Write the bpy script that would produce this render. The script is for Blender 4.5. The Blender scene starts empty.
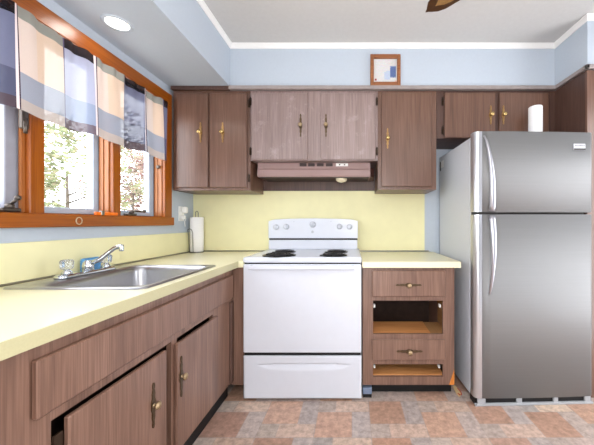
import bpy, bmesh, math, random
from mathutils import Vector, Matrix
random.seed(7)
S = bpy.context.scene
COL = S.collection
PI = math.pi

# ------------------------------------------------------------------ camera
cam_d = bpy.data.cameras.new('camera')
cam = bpy.data.objects.new('camera', cam_d)
COL.objects.link(cam)
cam.location = (0, 0, 1.134)
cam.rotation_euler = (PI / 2, 0, 0)
cam_d.sensor_width = 36.0
cam_d.sensor_fit = 'HORIZONTAL'
cam_d.lens = 285.0 / 594.0 * 36.0
cam_d.shift_x = -55.5 / 594.0
cam_d.clip_start = 0.02
S.camera = cam

# ------------------------------------------------------------------ world, exposure
S.view_settings.view_transform = 'Standard'
S.view_settings.look = 'None'
S.view_settings.exposure = 0.0
S.view_settings.gamma = 1.0
S.view_settings.use_curve_mapping = False
w = bpy.data.worlds.new('daylight')
S.world = w
w.use_nodes = True
WORLD_STRENGTH = 8.0
bgn = w.node_tree.nodes['Background']
bgn.inputs[0].default_value = (0.97, 0.98, 1.0, 1)
bgn.inputs[1].default_value = WORLD_STRENGTH

def lamp(name, kind, loc, power, color=(1, 1, 1), size=0.1, rot=(0, 0, 0), size_y=None, parent=None):
    d = bpy.data.lights.new(name, kind)
    d.energy = power
    d.color = color
    if kind == 'AREA':
        d.size = size
        if size_y:
            d.shape = 'RECTANGLE'
            d.size_y = size_y
    else:
        d.shadow_soft_size = size
    o = bpy.data.objects.new(name, d)
    o.location = loc
    o.rotation_euler = rot
    COL.objects.link(o)
    return o

FAN = (0.780, 0.955)
lamp('ceiling_fan_light', 'POINT', (FAN[0], FAN[1], 2.02), 3, (1.0, 0.95, 0.88), 0.09)
lamp('added_fill_light', 'POINT', (0.15, 0.0, 1.35), 54, (1.0, 0.97, 0.94), 0.4)  # fill added near the camera, no lamp stands there
lamp('ceiling_bounce_light', 'AREA', (0.0, -0.45, 1.75), 30, (1.0, 0.98, 0.97), 0.5, (PI, 0, 0))  # added unseen uplight without a fixture, bounces off the ceiling
lamp('recessed_light_glow', 'SPOT', (-1.20, 1.455, 2.135), 3, (1.0, 0.95, 0.88), 0.05).data.spot_size = 2.6

# ------------------------------------------------------------------ materials
def lin(c):
    return tuple(((x / 255.0) / 12.92 if x / 255.0 <= 0.04045 else ((x / 255.0 + 0.055) / 1.055) ** 2.4) for x in c) + (1.0,)

def mat(name, rgb, rough=0.5, metal=0.0, spec=0.5, noise=0.0, nscale=20.0, bump=0.0, coat=0.0, trans=0.0, ior=1.45, emit=None, estr=0.0, stretch=(1, 1, 1)):
    m = bpy.data.materials.new(name)
    m.use_nodes = True
    nt = m.node_tree
    b = nt.nodes['Principled BSDF']
    c = lin(rgb)
    b.inputs['Base Color'].default_value = c
    b.inputs['Roughness'].default_value = rough
    b.inputs['Metallic'].default_value = metal
    b.inputs['Specular IOR Level'].default_value = spec
    b.inputs['IOR'].default_value = ior
    b.inputs['Coat Weight'].default_value = coat
    b.inputs['Transmission Weight'].default_value = trans
    if emit:
        b.inputs['Emission Color'].default_value = lin(emit)
        b.inputs['Emission Strength'].default_value = estr
    tc = nt.nodes.new('ShaderNodeTexCoord')
    mp = nt.nodes.new('ShaderNodeMapping')
    mp.inputs['Scale'].default_value = stretch
    nz = nt.nodes.new('ShaderNodeTexNoise')
    nz.inputs['Scale'].default_value = nscale
    nz.inputs['Detail'].default_value = 4
    nt.links.new(tc.outputs['Object'], mp.inputs[0])
    nt.links.new(mp.outputs[0], nz.inputs[0])
    rp = nt.nodes.new('ShaderNodeValToRGB')
    n = max(noise, 0.01)
    rp.color_ramp.elements[0].position = 0.3
    rp.color_ramp.elements[1].position = 0.7
    rp.color_ramp.elements[0].color = tuple(x * (1 - n) for x in c[:3]) + (1,)
    rp.color_ramp.elements[1].color = tuple(min(1, x * (1 + n)) for x in c[:3]) + (1,)
    nt.links.new(nz.outputs[0], rp.inputs[0])
    nt.links.new(rp.outputs[0], b.inputs['Base Color'])
    if bump:
        bp = nt.nodes.new('ShaderNodeBump')
        bp.inputs['Strength'].default_value = bump
        bp.inputs['Distance'].default_value = 0.002
        nt.links.new(nz.outputs[0], bp.inputs['Height'])
        nt.links.new(bp.outputs[0], b.inputs['Normal'])
    return m

def wood(name, dark, mid, light, rough=0.42, vertical=True, axis=None, gs=1.0, contrast=1.0, spec=0.5):
    """veneer: grain drawn out along the axis (z by default) with pores and broad figure"""
    m = bpy.data.materials.new(name)
    m.use_nodes = True
    nt = m.node_tree
    N, L = nt.nodes, nt.links
    b = N['Principled BSDF']
    b.inputs['Roughness'].default_value = rough
    b.inputs['Specular IOR Level'].default_value = spec
    tc = N.new('ShaderNodeTexCoord')
    oi = N.new('ShaderNodeObjectInfo')
    ad = N.new('ShaderNodeVectorMath'); ad.operation = 'MULTIPLY_ADD'
    L.new(tc.outputs['Object'], ad.inputs[0])
    ad.inputs[1].default_value = (1, 1, 1)
    sc = N.new('ShaderNodeVectorMath'); sc.operation = 'SCALE'
    cb = N.new('ShaderNodeCombineXYZ')
    for i in range(3):
        L.new(oi.outputs['Random'], cb.inputs[i])
    L.new(cb.outputs[0], sc.inputs[0]); sc.inputs['Scale'].default_value = 7.0
    L.new(sc.outputs[0], ad.inputs[2])
    ax = 2 if axis is None else axis
    def noise(scale_across, scale_along, detail, dist=0.0):
        mp = N.new('ShaderNodeMapping')
        v = [scale_across] * 3; v[ax] = scale_along
        mp.inputs['Scale'].default_value = v
        L.new(ad.outputs[0], mp.inputs[0])
        n = N.new('ShaderNodeTexNoise')
        n.inputs['Scale'].default_value = 1.0
        n.inputs['Detail'].default_value = detail
        n.inputs['Distortion'].default_value = dist
        L.new(mp.outputs[0], n.inputs[0])
        return n
    n1 = noise(230 * gs, 5.0, 5, 0.2)
    n2 = noise(16 * gs, 1.1, 3, 0.9)
    mx = N.new('ShaderNodeMix'); mx.data_type = 'FLOAT'
    mx.inputs[0].default_value = 0.42
    L.new(n1.outputs[0], mx.inputs[2]); L.new(n2.outputs[0], mx.inputs[3])
    rp = N.new('ShaderNodeValToRGB')
    e = rp.color_ramp.elements
    e[0].position = 0.5 - 0.22 / contrast; e[0].color = lin(dark)
    e[1].position = 0.5 + 0.20 / contrast; e[1].color = lin(light)
    k = e.new(0.5); k.color = lin(mid)
    L.new(mx.outputs[0], rp.inputs[0])
    L.new(rp.outputs[0], b.inputs['Base Color'])
    bp = N.new('ShaderNodeBump'); bp.inputs['Strength'].default_value = 0.08
    bp.inputs['Distance'].default_value = 0.001
    L.new(n1.outputs[0], bp.inputs['Height']); L.new(bp.outputs[0], b.inputs['Normal'])
    return m

M = {}
M['wood'] = wood('walnut_veneer', (79, 53, 41), (105, 74, 59), (126, 94, 78), 0.36, spec=0.65)
M['wood_base_lit'] = wood('lower_walnut_veneer_lit', (88, 62, 50), (121, 91, 77), (146, 114, 98), 0.36, spec=0.65)  # same veneer as the uppers, lightened for the light falling on it
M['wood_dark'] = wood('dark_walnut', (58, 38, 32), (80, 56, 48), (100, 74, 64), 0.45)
def scuffs(m):
    nt = m.node_tree; N, L = nt.nodes, nt.links
    b = N['Principled BSDF']; src = b.inputs['Base Color'].links[0].from_socket
    tc = N.new('ShaderNodeTexCoord'); nz = N.new('ShaderNodeTexNoise'); nz.inputs['Scale'].default_value = 9.0; nz.inputs['Detail'].default_value = 6; nz.inputs['Roughness'].default_value = 0.75
    L.new(tc.outputs['Object'], nz.inputs[0])
    rp = N.new('ShaderNodeValToRGB'); rp.color_ramp.elements[0].position = 0.56; rp.color_ramp.elements[1].position = 0.68
    rp.color_ramp.elements[0].color = (0, 0, 0, 1); rp.color_ramp.elements[1].color = (0.3, 0.3, 0.3, 1)
    L.new(nz.outputs[0], rp.inputs[0])
    mx = N.new('ShaderNodeMix'); mx.data_type = 'RGBA'
    L.new(rp.outputs[0], mx.inputs[0]); L.new(src, mx.inputs[6]); mx.inputs[7].default_value = lin((190, 172, 168))
    L.new(mx.outputs[2], b.inputs['Base Color'])
    return m
M['wood_glare_and_wear'] = wood('walnut_veneer_glare_and_wear', (108, 88, 84), (136, 114, 110), (158, 136, 133), 0.32, spec=0.9)  # paleness is flash glare put into the colour; scuffs are wear
M['oak'] = wood('orange_oak', (118, 54, 2), (146, 74, 4), (164, 92, 14), 0.32, axis=1)
M['oak_v'] = wood('orange_oak_upright', (118, 54, 2), (146, 74, 4), (164, 92, 14), 0.32, axis=2)
M['oak_pale'] = wood('pale_oak_stop', (140, 80, 34), (164, 100, 50), (182, 120, 68), 0.35, axis=2)
M['raw_wood'] = wood('bare_pine', (176, 112, 60), (206, 142, 84), (224, 166, 108), 0.6, axis=0)
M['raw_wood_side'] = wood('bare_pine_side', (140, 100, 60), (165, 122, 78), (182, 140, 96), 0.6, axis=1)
M['inside'] = mat('cabinet_inside', (58, 40, 32), 0.8, noise=0.2)
M['toe'] = mat('black_toe_kick', (9, 8, 8), 0.6, noise=0.2)
M['wall'] = mat('pale_blue_paint', (185, 195, 207), 0.55, noise=0.015, nscale=60, bump=0.05)
M['ceil'] = mat('white_ceiling_paint', (200, 199, 198), 0.7, noise=0.02, nscale=40, bump=0.05)
M['crown'] = mat('white_moulding_paint', (238, 237, 236), 0.4)
M['ledge'] = mat('grey_ledge_trim', (150, 140, 138), 0.5, noise=0.1)
M['lam'] = mat('yellow_laminate', (240, 235, 200), 0.28, noise=0.03, nscale=300)
M['lam_edge'] = mat('yellow_laminate_edge', (186, 181, 144), 0.35, noise=0.03, nscale=200)  # greener edge strip, also darkened as shade on an upright face
M['splash'] = mat('yellow_backsplash', (234, 229, 184), 0.6, spec=0.25, noise=0.03, nscale=8)
M['metal_trim'] = mat('aluminium_cove', (150, 146, 132), 0.35, metal=0.7)
M['enamel'] = mat('white_enamel', (212, 216, 226), 0.25, noise=0.01)
M['enamel_grey'] = mat('grey_print', (186, 190, 198), 0.4)
M['black'] = mat('black_gap', (14, 14, 16), 0.5)
M['coil'] = mat('black_coil', (34, 34, 37), 0.45, metal=0.3)
M['pan'] = mat('dark_drip_pan', (26, 26, 29), 0.35, metal=0.5)
M['brushed'] = mat('brushed_steel', (140, 140, 141), 0.6, metal=0.5, noise=0.03, nscale=1.0, stretch=(2, 2, 300))
M['brushed_edge'] = mat('steel_door_edge', (204, 204, 208), 0.28, metal=0.8)
M['fridge_side'] = mat('grey_painted_steel', (204, 208, 216), 0.35, noise=0.02, nscale=200, bump=0.05)
M['gasket'] = mat('dark_gasket', (70, 68, 66), 0.7)
M['handle'] = mat('silver_handle', (186, 186, 194), 0.3, metal=0.9)
M['grille'] = mat('grey_base_grille', (160, 162, 166), 0.5)
M['sink'] = mat('stainless_sink', (172, 172, 176), 0.28, metal=0.9, noise=0.02, nscale=60)
M['chrome'] = mat('chrome', (214, 220, 226), 0.08, metal=1.0)
M['bronze'] = mat('antique_bronze', (96, 80, 62), 0.4, metal=0.8, noise=0.2, nscale=200)
M['brass'] = mat('worn_brass', (206, 176, 118), 0.25, metal=0.85, noise=0.1, nscale=150)
M['dull_brass'] = mat('tarnished_brass', (168, 134, 88), 0.35, metal=0.8, noise=0.25, nscale=160)
M['pewter'] = mat('worn_pewter_brass', (172, 150, 118), 0.38, metal=0.75, noise=0.15, nscale=160)
M['hinge'] = mat('dark_bronze_hinge', (70, 56, 46), 0.4, metal=0.7)
M['acrylic'] = mat('clear_acrylic', (236, 240, 244), 0.06, trans=0.85, ior=1.45)
M['sponge'] = mat('blue_sponge', (96, 158, 214), 0.8, noise=0.2, nscale=150, bump=0.5)
M['badge'] = mat('silver_badge', (196, 197, 206), 0.4)
M['ring'] = mat('translucent_ring', (196, 176, 150), 0.3)
M['paper'] = mat('white_paper_towel', (244, 244, 246), 0.85, noise=0.02, nscale=200, bump=0.2)
M['plastic'] = mat('white_plastic', (240, 240, 238), 0.35)
M['wire'] = mat('grey_wire', (128, 126, 122), 0.3, metal=0.9)
M['sash'] = mat('grey_blue_vinyl_sash', (176, 190, 206), 0.45, noise=0.03)
M['sash_dark'] = mat('grey_screen_frame', (150, 152, 164), 0.45, noise=0.05)
M['steel_dark'] = mat('dark_window_hardware', (92, 84, 78), 0.35, metal=0.7)
M['orange'] = mat('orange_plastic', (238, 116, 22), 0.4)
M['frame'] = wood('picture_frame_oak', (112, 64, 34), (142, 88, 52), (166, 112, 72), 0.4, axis=0, gs=0.6)
M['grey_blue'] = mat('grey_blue_plastic', (120, 134, 158), 0.45)
M['fan_dark'] = wood('fan_blade_dark', (46, 27, 10), (64, 38, 16), (84, 52, 24), 0.35, axis=0)
M['cane'] = mat('fan_blade_cane', (138, 104, 60), 0.5, noise=0.3, nscale=260)
M['fan_metal'] = mat('fan_bronze', (80, 60, 40), 0.35, metal=0.8)
M['globe'] = mat('fan_globe', (255, 248, 236), 0.4, emit=(255, 240, 215), estr=1.5)
M['lens'] = mat('lit_lens', (255, 255, 255), 0.4, emit=(255, 250, 240), estr=3.0)
M['hood'] = mat('brown_hood_enamel', (150, 122, 118), 0.32, noise=0.03)
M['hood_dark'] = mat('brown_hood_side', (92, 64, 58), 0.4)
M['button'] = mat('dark_brown_button', (46, 26, 22), 0.4)
M['hood_lens'] = mat('cream_hood_lens', (226, 214, 186), 0.4)
M['outside'] = mat('pale_gravel', (214, 212, 204), 0.9, noise=0.1)
M['bark'] = mat('bark', (84, 74, 64), 0.9, noise=0.3)
M['scrap'] = mat('cream_paper_scrap', (226, 196, 146), 0.8)
M['red'] = mat('red_wire', (206, 60, 40), 0.5)
M['glass_tint'] = None

def glass_mat():
    m = bpy.data.materials.new('window_glass')
    m.use_nodes = True
    nt = m.node_tree
    nt.nodes.clear()
    out = nt.nodes.new('ShaderNodeOutputMaterial')
    tr = nt.nodes.new('ShaderNodeBsdfTransparent'); tr.inputs[0].default_value = (0.96, 0.98, 1, 1)
    gl = nt.nodes.new('ShaderNodeBsdfGlossy'); gl.inputs['Roughness'].default_value = 0.02
    mx = nt.nodes.new('ShaderNodeMixShader')
    mx.inputs[0].default_value = 0.04
    nt.links.new(tr.outputs[0], mx.inputs[1]); nt.links.new(gl.outputs[0], mx.inputs[2])
    nt.links.new(mx.outputs[0], out.inputs[0])
    return m
M['glass'] = glass_mat()

def attr_mat(name, rough=0.5, noise=0.0, nscale=30, bump=0.0, cloth=False, spec=0.5):
    m = bpy.data.materials.new(name)
    m.use_nodes = True
    nt = m.node_tree
    N, L = nt.nodes, nt.links
    b = N['Principled BSDF']
    b.inputs['Roughness'].default_value = rough
    b.inputs['Specular IOR Level'].default_value = spec
    at = N.new('ShaderNodeAttribute'); at.attribute_name = 'tone'
    tc = N.new('ShaderNodeTexCoord')
    nz = N.new('ShaderNodeTexNoise'); nz.inputs['Scale'].default_value = nscale; nz.inputs['Detail'].default_value = 5
    nz.inputs['Roughness'].default_value = 0.7
    L.new(tc.outputs['Object'], nz.inputs[0])
    mr = N.new('ShaderNodeMapRange')
    mr.inputs['From Min'].default_value = 0.3; mr.inputs['From Max'].default_value = 0.7
    mr.inputs['To Min'].default_value = 1 - noise; mr.inputs['To Max'].default_value = 1 + noise
    L.new(nz.outputs[0], mr.inputs[0])
    sc = N.new('ShaderNodeVectorMath'); sc.operation = 'SCALE'
    L.new(at.outputs['Color'], sc.inputs[0]); L.new(mr.outputs[0], sc.inputs['Scale'])
    L.new(sc.outputs[0], b.inputs['Base Color'])
    if bump:
        bp = N.new('ShaderNodeBump'); bp.inputs['Strength'].default_value = bump; bp.inputs['Distance'].default_value = 0.001
        L.new(nz.outputs[0], bp.inputs['Height']); L.new(bp.outputs[0], b.inputs['Normal'])
    if cloth:
        out = N['Material Output']
        tl = N.new('ShaderNodeBsdfTranslucent')
        L.new(sc.outputs[0], tl.inputs[0])
        tp = N.new('ShaderNodeBsdfTransparent')
        m1 = N.new('ShaderNodeMixShader'); m1.inputs[0].default_value = 0.24
        L.new(b.outputs[0], m1.inputs[1]); L.new(tl.outputs[0], m1.inputs[2])
        m2 = N.new('ShaderNodeMixShader'); m2.inputs[0].default_value = 0.05
        L.new(m1.outputs[0], m2.inputs[1]); L.new(tp.outputs[0], m2.inputs[2])
        L.new(m2.outputs[0], out.inputs[0])
    return m
M['floor'] = attr_mat('slate_look_vinyl', 0.42, 0.34, 30, 0.15)
M['cloth'] = attr_mat('plaid_sheer_cloth', 0.9, 0.03, 200, 0.0, True, 0.1)
M['leaf'] = attr_mat('pale_leaves', 0.7, 0.1, 3, 0.0, False, 0.2)
M['art'] = attr_mat('printed_card', 0.5, 0.06, 120)

scuffs(M['wood_glare_and_wear'])
# ------------------------------------------------------------------ mesh helpers (world coordinates unless the parent is turned)
def new():
    return bmesh.new()

def box(bm, x0, x1, y0, y1, z0, z1, bev=0.0, seg=1):
    t = bmesh.new()
    r = bmesh.ops.create_cube(t, size=1.0)
    for v in t.verts:
        v.co = Vector(((x0 + x1) / 2 + v.co.x * (x1 - x0), (y0 + y1) / 2 + v.co.y * (y1 - y0), (z0 + z1) / 2 + v.co.z * (z1 - z0)))
    if bev > 0:
        bev = min(bev, 0.45 * min(abs(x1 - x0), abs(y1 - y0), abs(z1 - z0)))
        bmesh.ops.bevel(t, geom=t.edges[:], offset=bev, segments=seg, affect='EDGES', profile=0.5)
    join(bm, t)

def join(bm, t, mtx=None):
    vs = {}
    for v in t.verts:
        vs[v] = bm.verts.new(mtx @ v.co if mtx else v.co)
    for f in t.faces:
        try:
            g = bm.faces.new([vs[v] for v in f.verts]); g.smooth = f.smooth
        except ValueError:
            pass
    t.free()

def frame_of(d):
    d = d.normalized()
    up = Vector((0, 0, 1)) if abs(d.z) < 0.9 else Vector((1, 0, 0))
    a = d.cross(up).normalized()
    return a, a.cross(d).normalized()

def tube(bm, pts, r, seg=10, caps=True, closed=False):
    pts = [Vector(p) for p in pts]
    n = len(pts)
    rs = r if isinstance(r, (list, tuple)) else [r] * n
    rings = []
    a = None
    for i, p in enumerate(pts):
        if closed:
            d = pts[(i + 1) % n] - pts[i - 1]
        else:
            d = pts[min(i + 1, n - 1)] - pts[max(i - 1, 0)]
        d.normalize()
        if a is None:
            a, b = frame_of(d)
        else:
            a = (a - d * a.dot(d))
            a = a.normalized() if a.length > 1e-6 else frame_of(d)[0]
            b = d.cross(a)
        rings.append([bm.verts.new(p + (a * math.cos(2 * PI * k / seg) + b * math.sin(2 * PI * k / seg)) * rs[i]) for k in range(seg)])
    rng = range(n) if closed else range(n - 1)
    for i in rng:
        A, B = rings[i], rings[(i + 1) % n]
        for k in range(seg):
            f = bm.faces.new((A[k], A[(k + 1) % seg], B[(k + 1) % seg], B[k])); f.smooth = True
    if caps and not closed:
        bm.faces.new(rings[0][::-1]); bm.faces.new(rings[-1])

def lathe(bm, prof, c, seg=24, axis='z', caps=True):
    """prof: (radius, height) pairs turned about an axis through c"""
    rings = []
    for r, h in prof:
        ring = []
        for k in range(seg):
            u, v = r * math.cos(2 * PI * k / seg), r * math.sin(2 * PI * k / seg)
            if axis == 'z': co = (c[0] + u, c[1] + v, c[2] + h)
            elif axis == 'y': co = (c[0] + u, c[1] - h, c[2] + v)      # +h = towards the camera
            else: co = (c[0] + h, c[1] + u, c[2] + v)                  # +h = into the room from the left
            ring.append(bm.verts.new(co))
        rings.append(ring)
    for A, B in zip(rings, rings[1:]):
        for k in range(seg):
            f = bm.faces.new((A[k], A[(k + 1) % seg], B[(k + 1) % seg], B[k])); f.smooth = True
    if caps:
        bm.faces.new(rings[0][::-1]); bm.faces.new(rings[-1])

def prism(bm, poly, d0, d1, axis='y'):
    """polygon extruded along an axis; poly gives the two other coordinates"""
    def co(p, d):
        if axis == 'y': return (p[0], d, p[1])
        if axis == 'x': return (d, p[0], p[1])
        return (p[0], p[1], d)
    A = [bm.verts.new(co(p, d0)) for p in poly]
    B = [bm.verts.new(co(p, d1)) for p in poly]
    n = len(poly)
    for k in range(n):
        bm.faces.new((A[k], A[(k + 1) % n], B[(k + 1) % n], B[k]))
    bm.faces.new(A[::-1]); bm.faces.new(B)

def rrect(cx, cy, hx, hy, r, z, n=6):
    pts = []
    for q, (sx, sy) in enumerate(((1, 1), (-1, 1), (-1, -1), (1, -1))):
        for k in range(n + 1):
            a = q * PI / 2 + k / n * PI / 2
            pts.append((cx + sx * (hx - r) + r * math.cos(a), cy + sy * (hy - r) + r * math.sin(a), z))
    return pts

def loft(bm, loops, cap0=False, cap1=True, smooth=True):
    R = [[bm.verts.new(p) for p in l] for l in loops]
    n = len(R[0])
    for A, B in zip(R, R[1:]):
        for k in range(n):
            f = bm.faces.new((A[k], A[(k + 1) % n], B[(k + 1) % n], B[k])); f.smooth = smooth
    if cap0: bm.faces.new(R[0][::-1])
    if cap1: bm.faces.new(R[-1])

ORIG = {}
def thing(name, label, cat, loc=(0, 0, 0), rotz=0.0, group=None):
    o = bpy.data.objects.new(name, None)
    o.empty_display_size = 0.1
    COL.objects.link(o)
    o.location = loc
    o.rotation_euler = (0, 0, rotz)
    o['label'] = label; o['category'] = cat
    if group: o['group'] = group
    ORIG[o.name] = Vector(loc)
    return o

def tag(o, label, cat, group=None, kind=None):
    o['label'] = label; o['category'] = cat
    if group: o['group'] = group
    if kind: o['kind'] = kind
    return o

def obj(name, bm, m, parent=None, local=False, label=None, loc=None, smooth_angle=None):
    """link ONE mesh object; bm is in world coordinates and is shifted into the parent's frame"""
    off = Vector((0, 0, 0))
    if parent is not None:
        off = ORIG[parent.name]
    elif loc is not None:
        off = Vector(loc)
    bmesh.ops.recalc_face_normals(bm, faces=bm.faces[:])
    if not local:
        for v in bm.verts: v.co -= off
    me = bpy.data.meshes.new(name)
    bm.to_mesh(me); bm.free()
    me.materials.append(m)
    o = bpy.data.objects.new(name, me)
    COL.objects.link(o)
    if parent is not None:
        o.parent = parent
        ORIG[o.name] = off
    else:
        o.location = off
        ORIG[o.name] = off
    if label: o['label'] = label
    return o

def bobj(name, m, parent, *b, bev=0.0, **kw):
    bm = new(); box(bm, *b, bev=bev)
    return obj(name, bm, m, parent, **kw)

def struct(name, bm, m):
    o = obj(name, bm, m); o['kind'] = 'structure'
    return o

def paint(o, cols):
    """one colour per face -> face-corner attribute 'tone'"""
    me = o.data
    at = me.color_attributes.new('tone', 'FLOAT_COLOR', 'CORNER')
    for p in me.polygons:
        c = lin(cols[p.index])
        for li in p.loop_indices:
            at.data[li].color = c

# ------------------------------------------------------------------ room shell
XL, XR, YB, YF, ZC = -1.37, 2.135, 2.457, -2.8, 2.472
SOFX, SOFZ, CABY, CABZ0, CABZ1 = -0.916, 2.150, 2.137, 1.374, 2.120
PANX, PANY = 1.518, 1.841

# floor: a repeat of four rectangles, each column of squares half shifted
def make_floor():
    bm = new(); cols = []
    U = 0.1022; g = 0.0022
    base = {'big': [(178, 138, 116), (170, 132, 112), (186, 148, 126), (166, 130, 114)],
            'tall': [(176, 163, 158), (182, 167, 160), (170, 160, 157)],
            'small': [(176, 163, 153), (172, 158, 150), (160, 153, 149)],
            'wide': [(202, 178, 160), (194, 168, 152), (184, 166, 158), (206, 182, 160)]}
    rnd = random.Random(3)
    def quad(x0, x1, y0, y1, z, c):
        vs = [bm.verts.new(p) for p in ((x0, y0, z), (x1, y0, z), (x1, y1, z), (x0, y1, z))]
        bm.faces.new(vs); cols.append(c)
    quad(XL - 0.12, XR + 0.12, YF, YB + 0.12, 0.0, (166, 152, 144))
    x0s = 0.10
    for i in range(-5, 8):
        X = x0s + i * 3 * U
        offs = 0.0 if i % 2 == 0 else -U
        for j in range(-11, 5):
            Y = 1.603 + offs + j * 3 * U
            for kind, (a, b, c, d) in (('big', (0, 2, 0, 2)), ('tall', (2, 3, 0, 2)), ('small', (0, 1, -1, 0)), ('wide', (1, 3, -1, 0))):
                x0, x1, y0, y1 = X + a * U + g, X + b * U - g, Y + c * U + g, Y + d * U - g
                x0, x1 = max(x0, XL), min(x1, XR); y0, y1 = max(y0, YF), min(y1, YB)
                col = rnd.choice(base[kind]); dj = rnd.randint(-7, 7)
                if x1 - x0 < 0.005 or y1 - y0 < 0.005: continue
                quad(x0, x1, y0, y1, 0.0006, tuple(int(min(255, max(0, (q + dj) * 0.8 + 0.2 * m_))) for q, m_ in zip(col, (186, 162, 148))))
    bm.faces.ensure_lookup_table()
    o = struct('floor', bm, M['floor'])
    paint(o, cols)
make_floor()

bm = new(); box(bm, XL - 0.12, XR + 0.12, YF, YB + 0.12, ZC, ZC + 0.1); struct('ceiling', bm, M['ceil'])
bm = new(); box(bm, XL - 0.12, XR + 0.12, YB, YB + 0.12, 0, ZC); struct('wall_back', bm, M['wall'])
bm = new()      # with an unseen opening added to light the left cabinets
RY0, RY1 = 0.75, 1.55
box(bm, XR, XR + 0.12, RY1, YB, 0, ZC)
box(bm, XR, XR + 0.12, YF, RY0, 0, ZC)
box(bm, XR, XR + 0.12, RY0, RY1, 2.10, ZC)
box(bm, XR, XR + 0.12, RY0, RY1, 0, 0.05)
struct('wall_right', bm, M['wall'])
WY0, WY1, WZ0, WZ1 = 0.76, 2.085, 1.14, 2.04
bm = new()
box(bm, XL - 0.12, XL, YF, YB, 0, WZ0)
box(bm, XL - 0.12, XL, YF, YB, WZ1, ZC)
box(bm, XL - 0.12, XL, YF, -2.2, WZ0, WZ1)  # gap beyond here is an unseen opening added to light the refrigerator side
box(bm, XL - 0.12, XL, 0.0, WY0, WZ0, WZ1)
box(bm, XL - 0.12, XL, WY1, YB, WZ0, WZ1)
struct('wall_left', bm, M['wall'])
# rear of the room: unseen opening to the rest of the house, sized for its daylight
bm = new()
box(bm, XL - 0.12, -0.38, YF - 0.12, YF, 0, ZC)
box(bm, 0.42, XR + 0.12, YF - 0.12, YF, 0, ZC)
box(bm, -0.38, 0.42, YF - 0.12, YF, 2.08, ZC)
struct('wall_front', bm, M['wall'])

# soffits
bm = new(); box(bm, XL, SOFX, YF, YB, SOFZ, ZC); struct('wall_soffit_left', bm, M['wall'])
bm = new(); box(bm, SOFX, XR, CABY, YB, 2.148, ZC); struct('wall_soffit_back', bm, M['wall'])
bm = new(); box(bm, PANX, XR, PANY, CABY, 2.148, ZC); struct('wall_soffit_right', bm, M['wall'])

# crown moulding, swept profile
def crown(path, name):
    """path of inside corners in plan at the ceiling; side = into the room"""
    bm = new()
    prof = [(0.0, -0.036), (0.006, -0.036), (0.008, -0.028), (0.014, -0.014), (0.019, -0.009), (0.019, 0.0), (0.0, 0.0)]
    rings = []
    for (x, y, nx, ny) in path:
        rings.append([bm.verts.new((x + nx * a, y + ny * a, ZC + b)) for a, b in prof])
    n = len(prof)
    for A, B in zip(rings, rings[1:]):
        for k in range(n):
            bm.faces.new((A[k], A[(k + 1) % n], B[(k + 1) % n], B[k]))
    bm.faces.new(rings[0][::-1]); bm.faces.new(rings[-1])
    struct(name, bm, M['crown'])
crown([(SOFX, YF, 1, 0), (SOFX, CABY, 1, -1), (PANX, CABY, -1, -1), (PANX, PANY, -1, -1), (XR, PANY, 0, -1)], 'trim_1')

# ledge moulding under the soffits
bm = new()
box(bm, SOFX, PANX, 2.103, CABY - 0.0005, 2.121, 2.148, bev=0.003)
box(bm, PANX - 0.022, PANX - 0.0005, PANY - 0.022, 2.103, 2.121, 2.148, bev=0.003)
box(bm, PANX - 0.022, XR, PANY - 0.022, PANY - 0.0005, 2.121, 2.148, bev=0.003)
struct('trim_2', bm, M['ledge'])
bm = new()
box(bm, XL + 0.02, SOFX, 2.112, 2.14, 2.121, 2.149, bev=0.003)
struct('trim_3', bm, M['wood_dark'])

# ------------------------------------------------------------------ window wall: casing, jambs, three casements
def casing():
    bm = new()
    xf, xb = -1.345, XL + 0.0
    box(bm, XL, -1.328, 0.72, 2.125, 1.113, 1.172, bev=0.003)           # bottom rail
    box(bm, XL, xf, 0.72, 2.125, 2.0, 2.082, bev=0.003)               # head
    return bm
struct('trim_4', casing(), M['oak'])
bm = new()
for (a, b) in ((0.72, 0.80), (2.045, 2.125)):
    box(bm, XL, -1.345, a, b, 1.172, 2.0, bev=0.003)
for (a, b) in ((1.189, 1.247), (1.602, 1.656)):
    box(bm, -1.470, -1.345, a, b, 1.172, 2.0, bev=0.003)
box(bm, -1.47, XL - 0.0005, 2.046, 2.084, 1.172, 2.008)
box(bm, -1.47, XL - 0.0005, 0.761, 0.80, 1.172, 2.008)
struct('trim_5', bm, M['oak_v'])
bm = new()   # lighter stepped stops on the far jambs
box(bm, -1.386, -1.366, 1.182, 1.1885, 1.178, 2.004)
box(bm, -1.378, -1.366, 1.176, 1.1815, 1.178, 2.004)
for y in (1.602, 2.045):
    box(bm, -1.392, -1.366, y - 0.007, y - 0.0005, 1.178, 2.004)
    box(bm, -1.412, -1.392, y - 0.012, y - 0.0005, 1.178, 2.004)
struct('trim_6', bm, M['oak_pale'])
bm = new()   # inner sill and head of the recess
box(bm, -1.47, XL - 0.0005, 0.80, 2.045, 1.141, 1.176)
box(bm, -1.47, XL - 0.0005, 0.80, 2.045, 2.005, 2.039)
struct('trim_7', bm, M['oak'])

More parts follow.
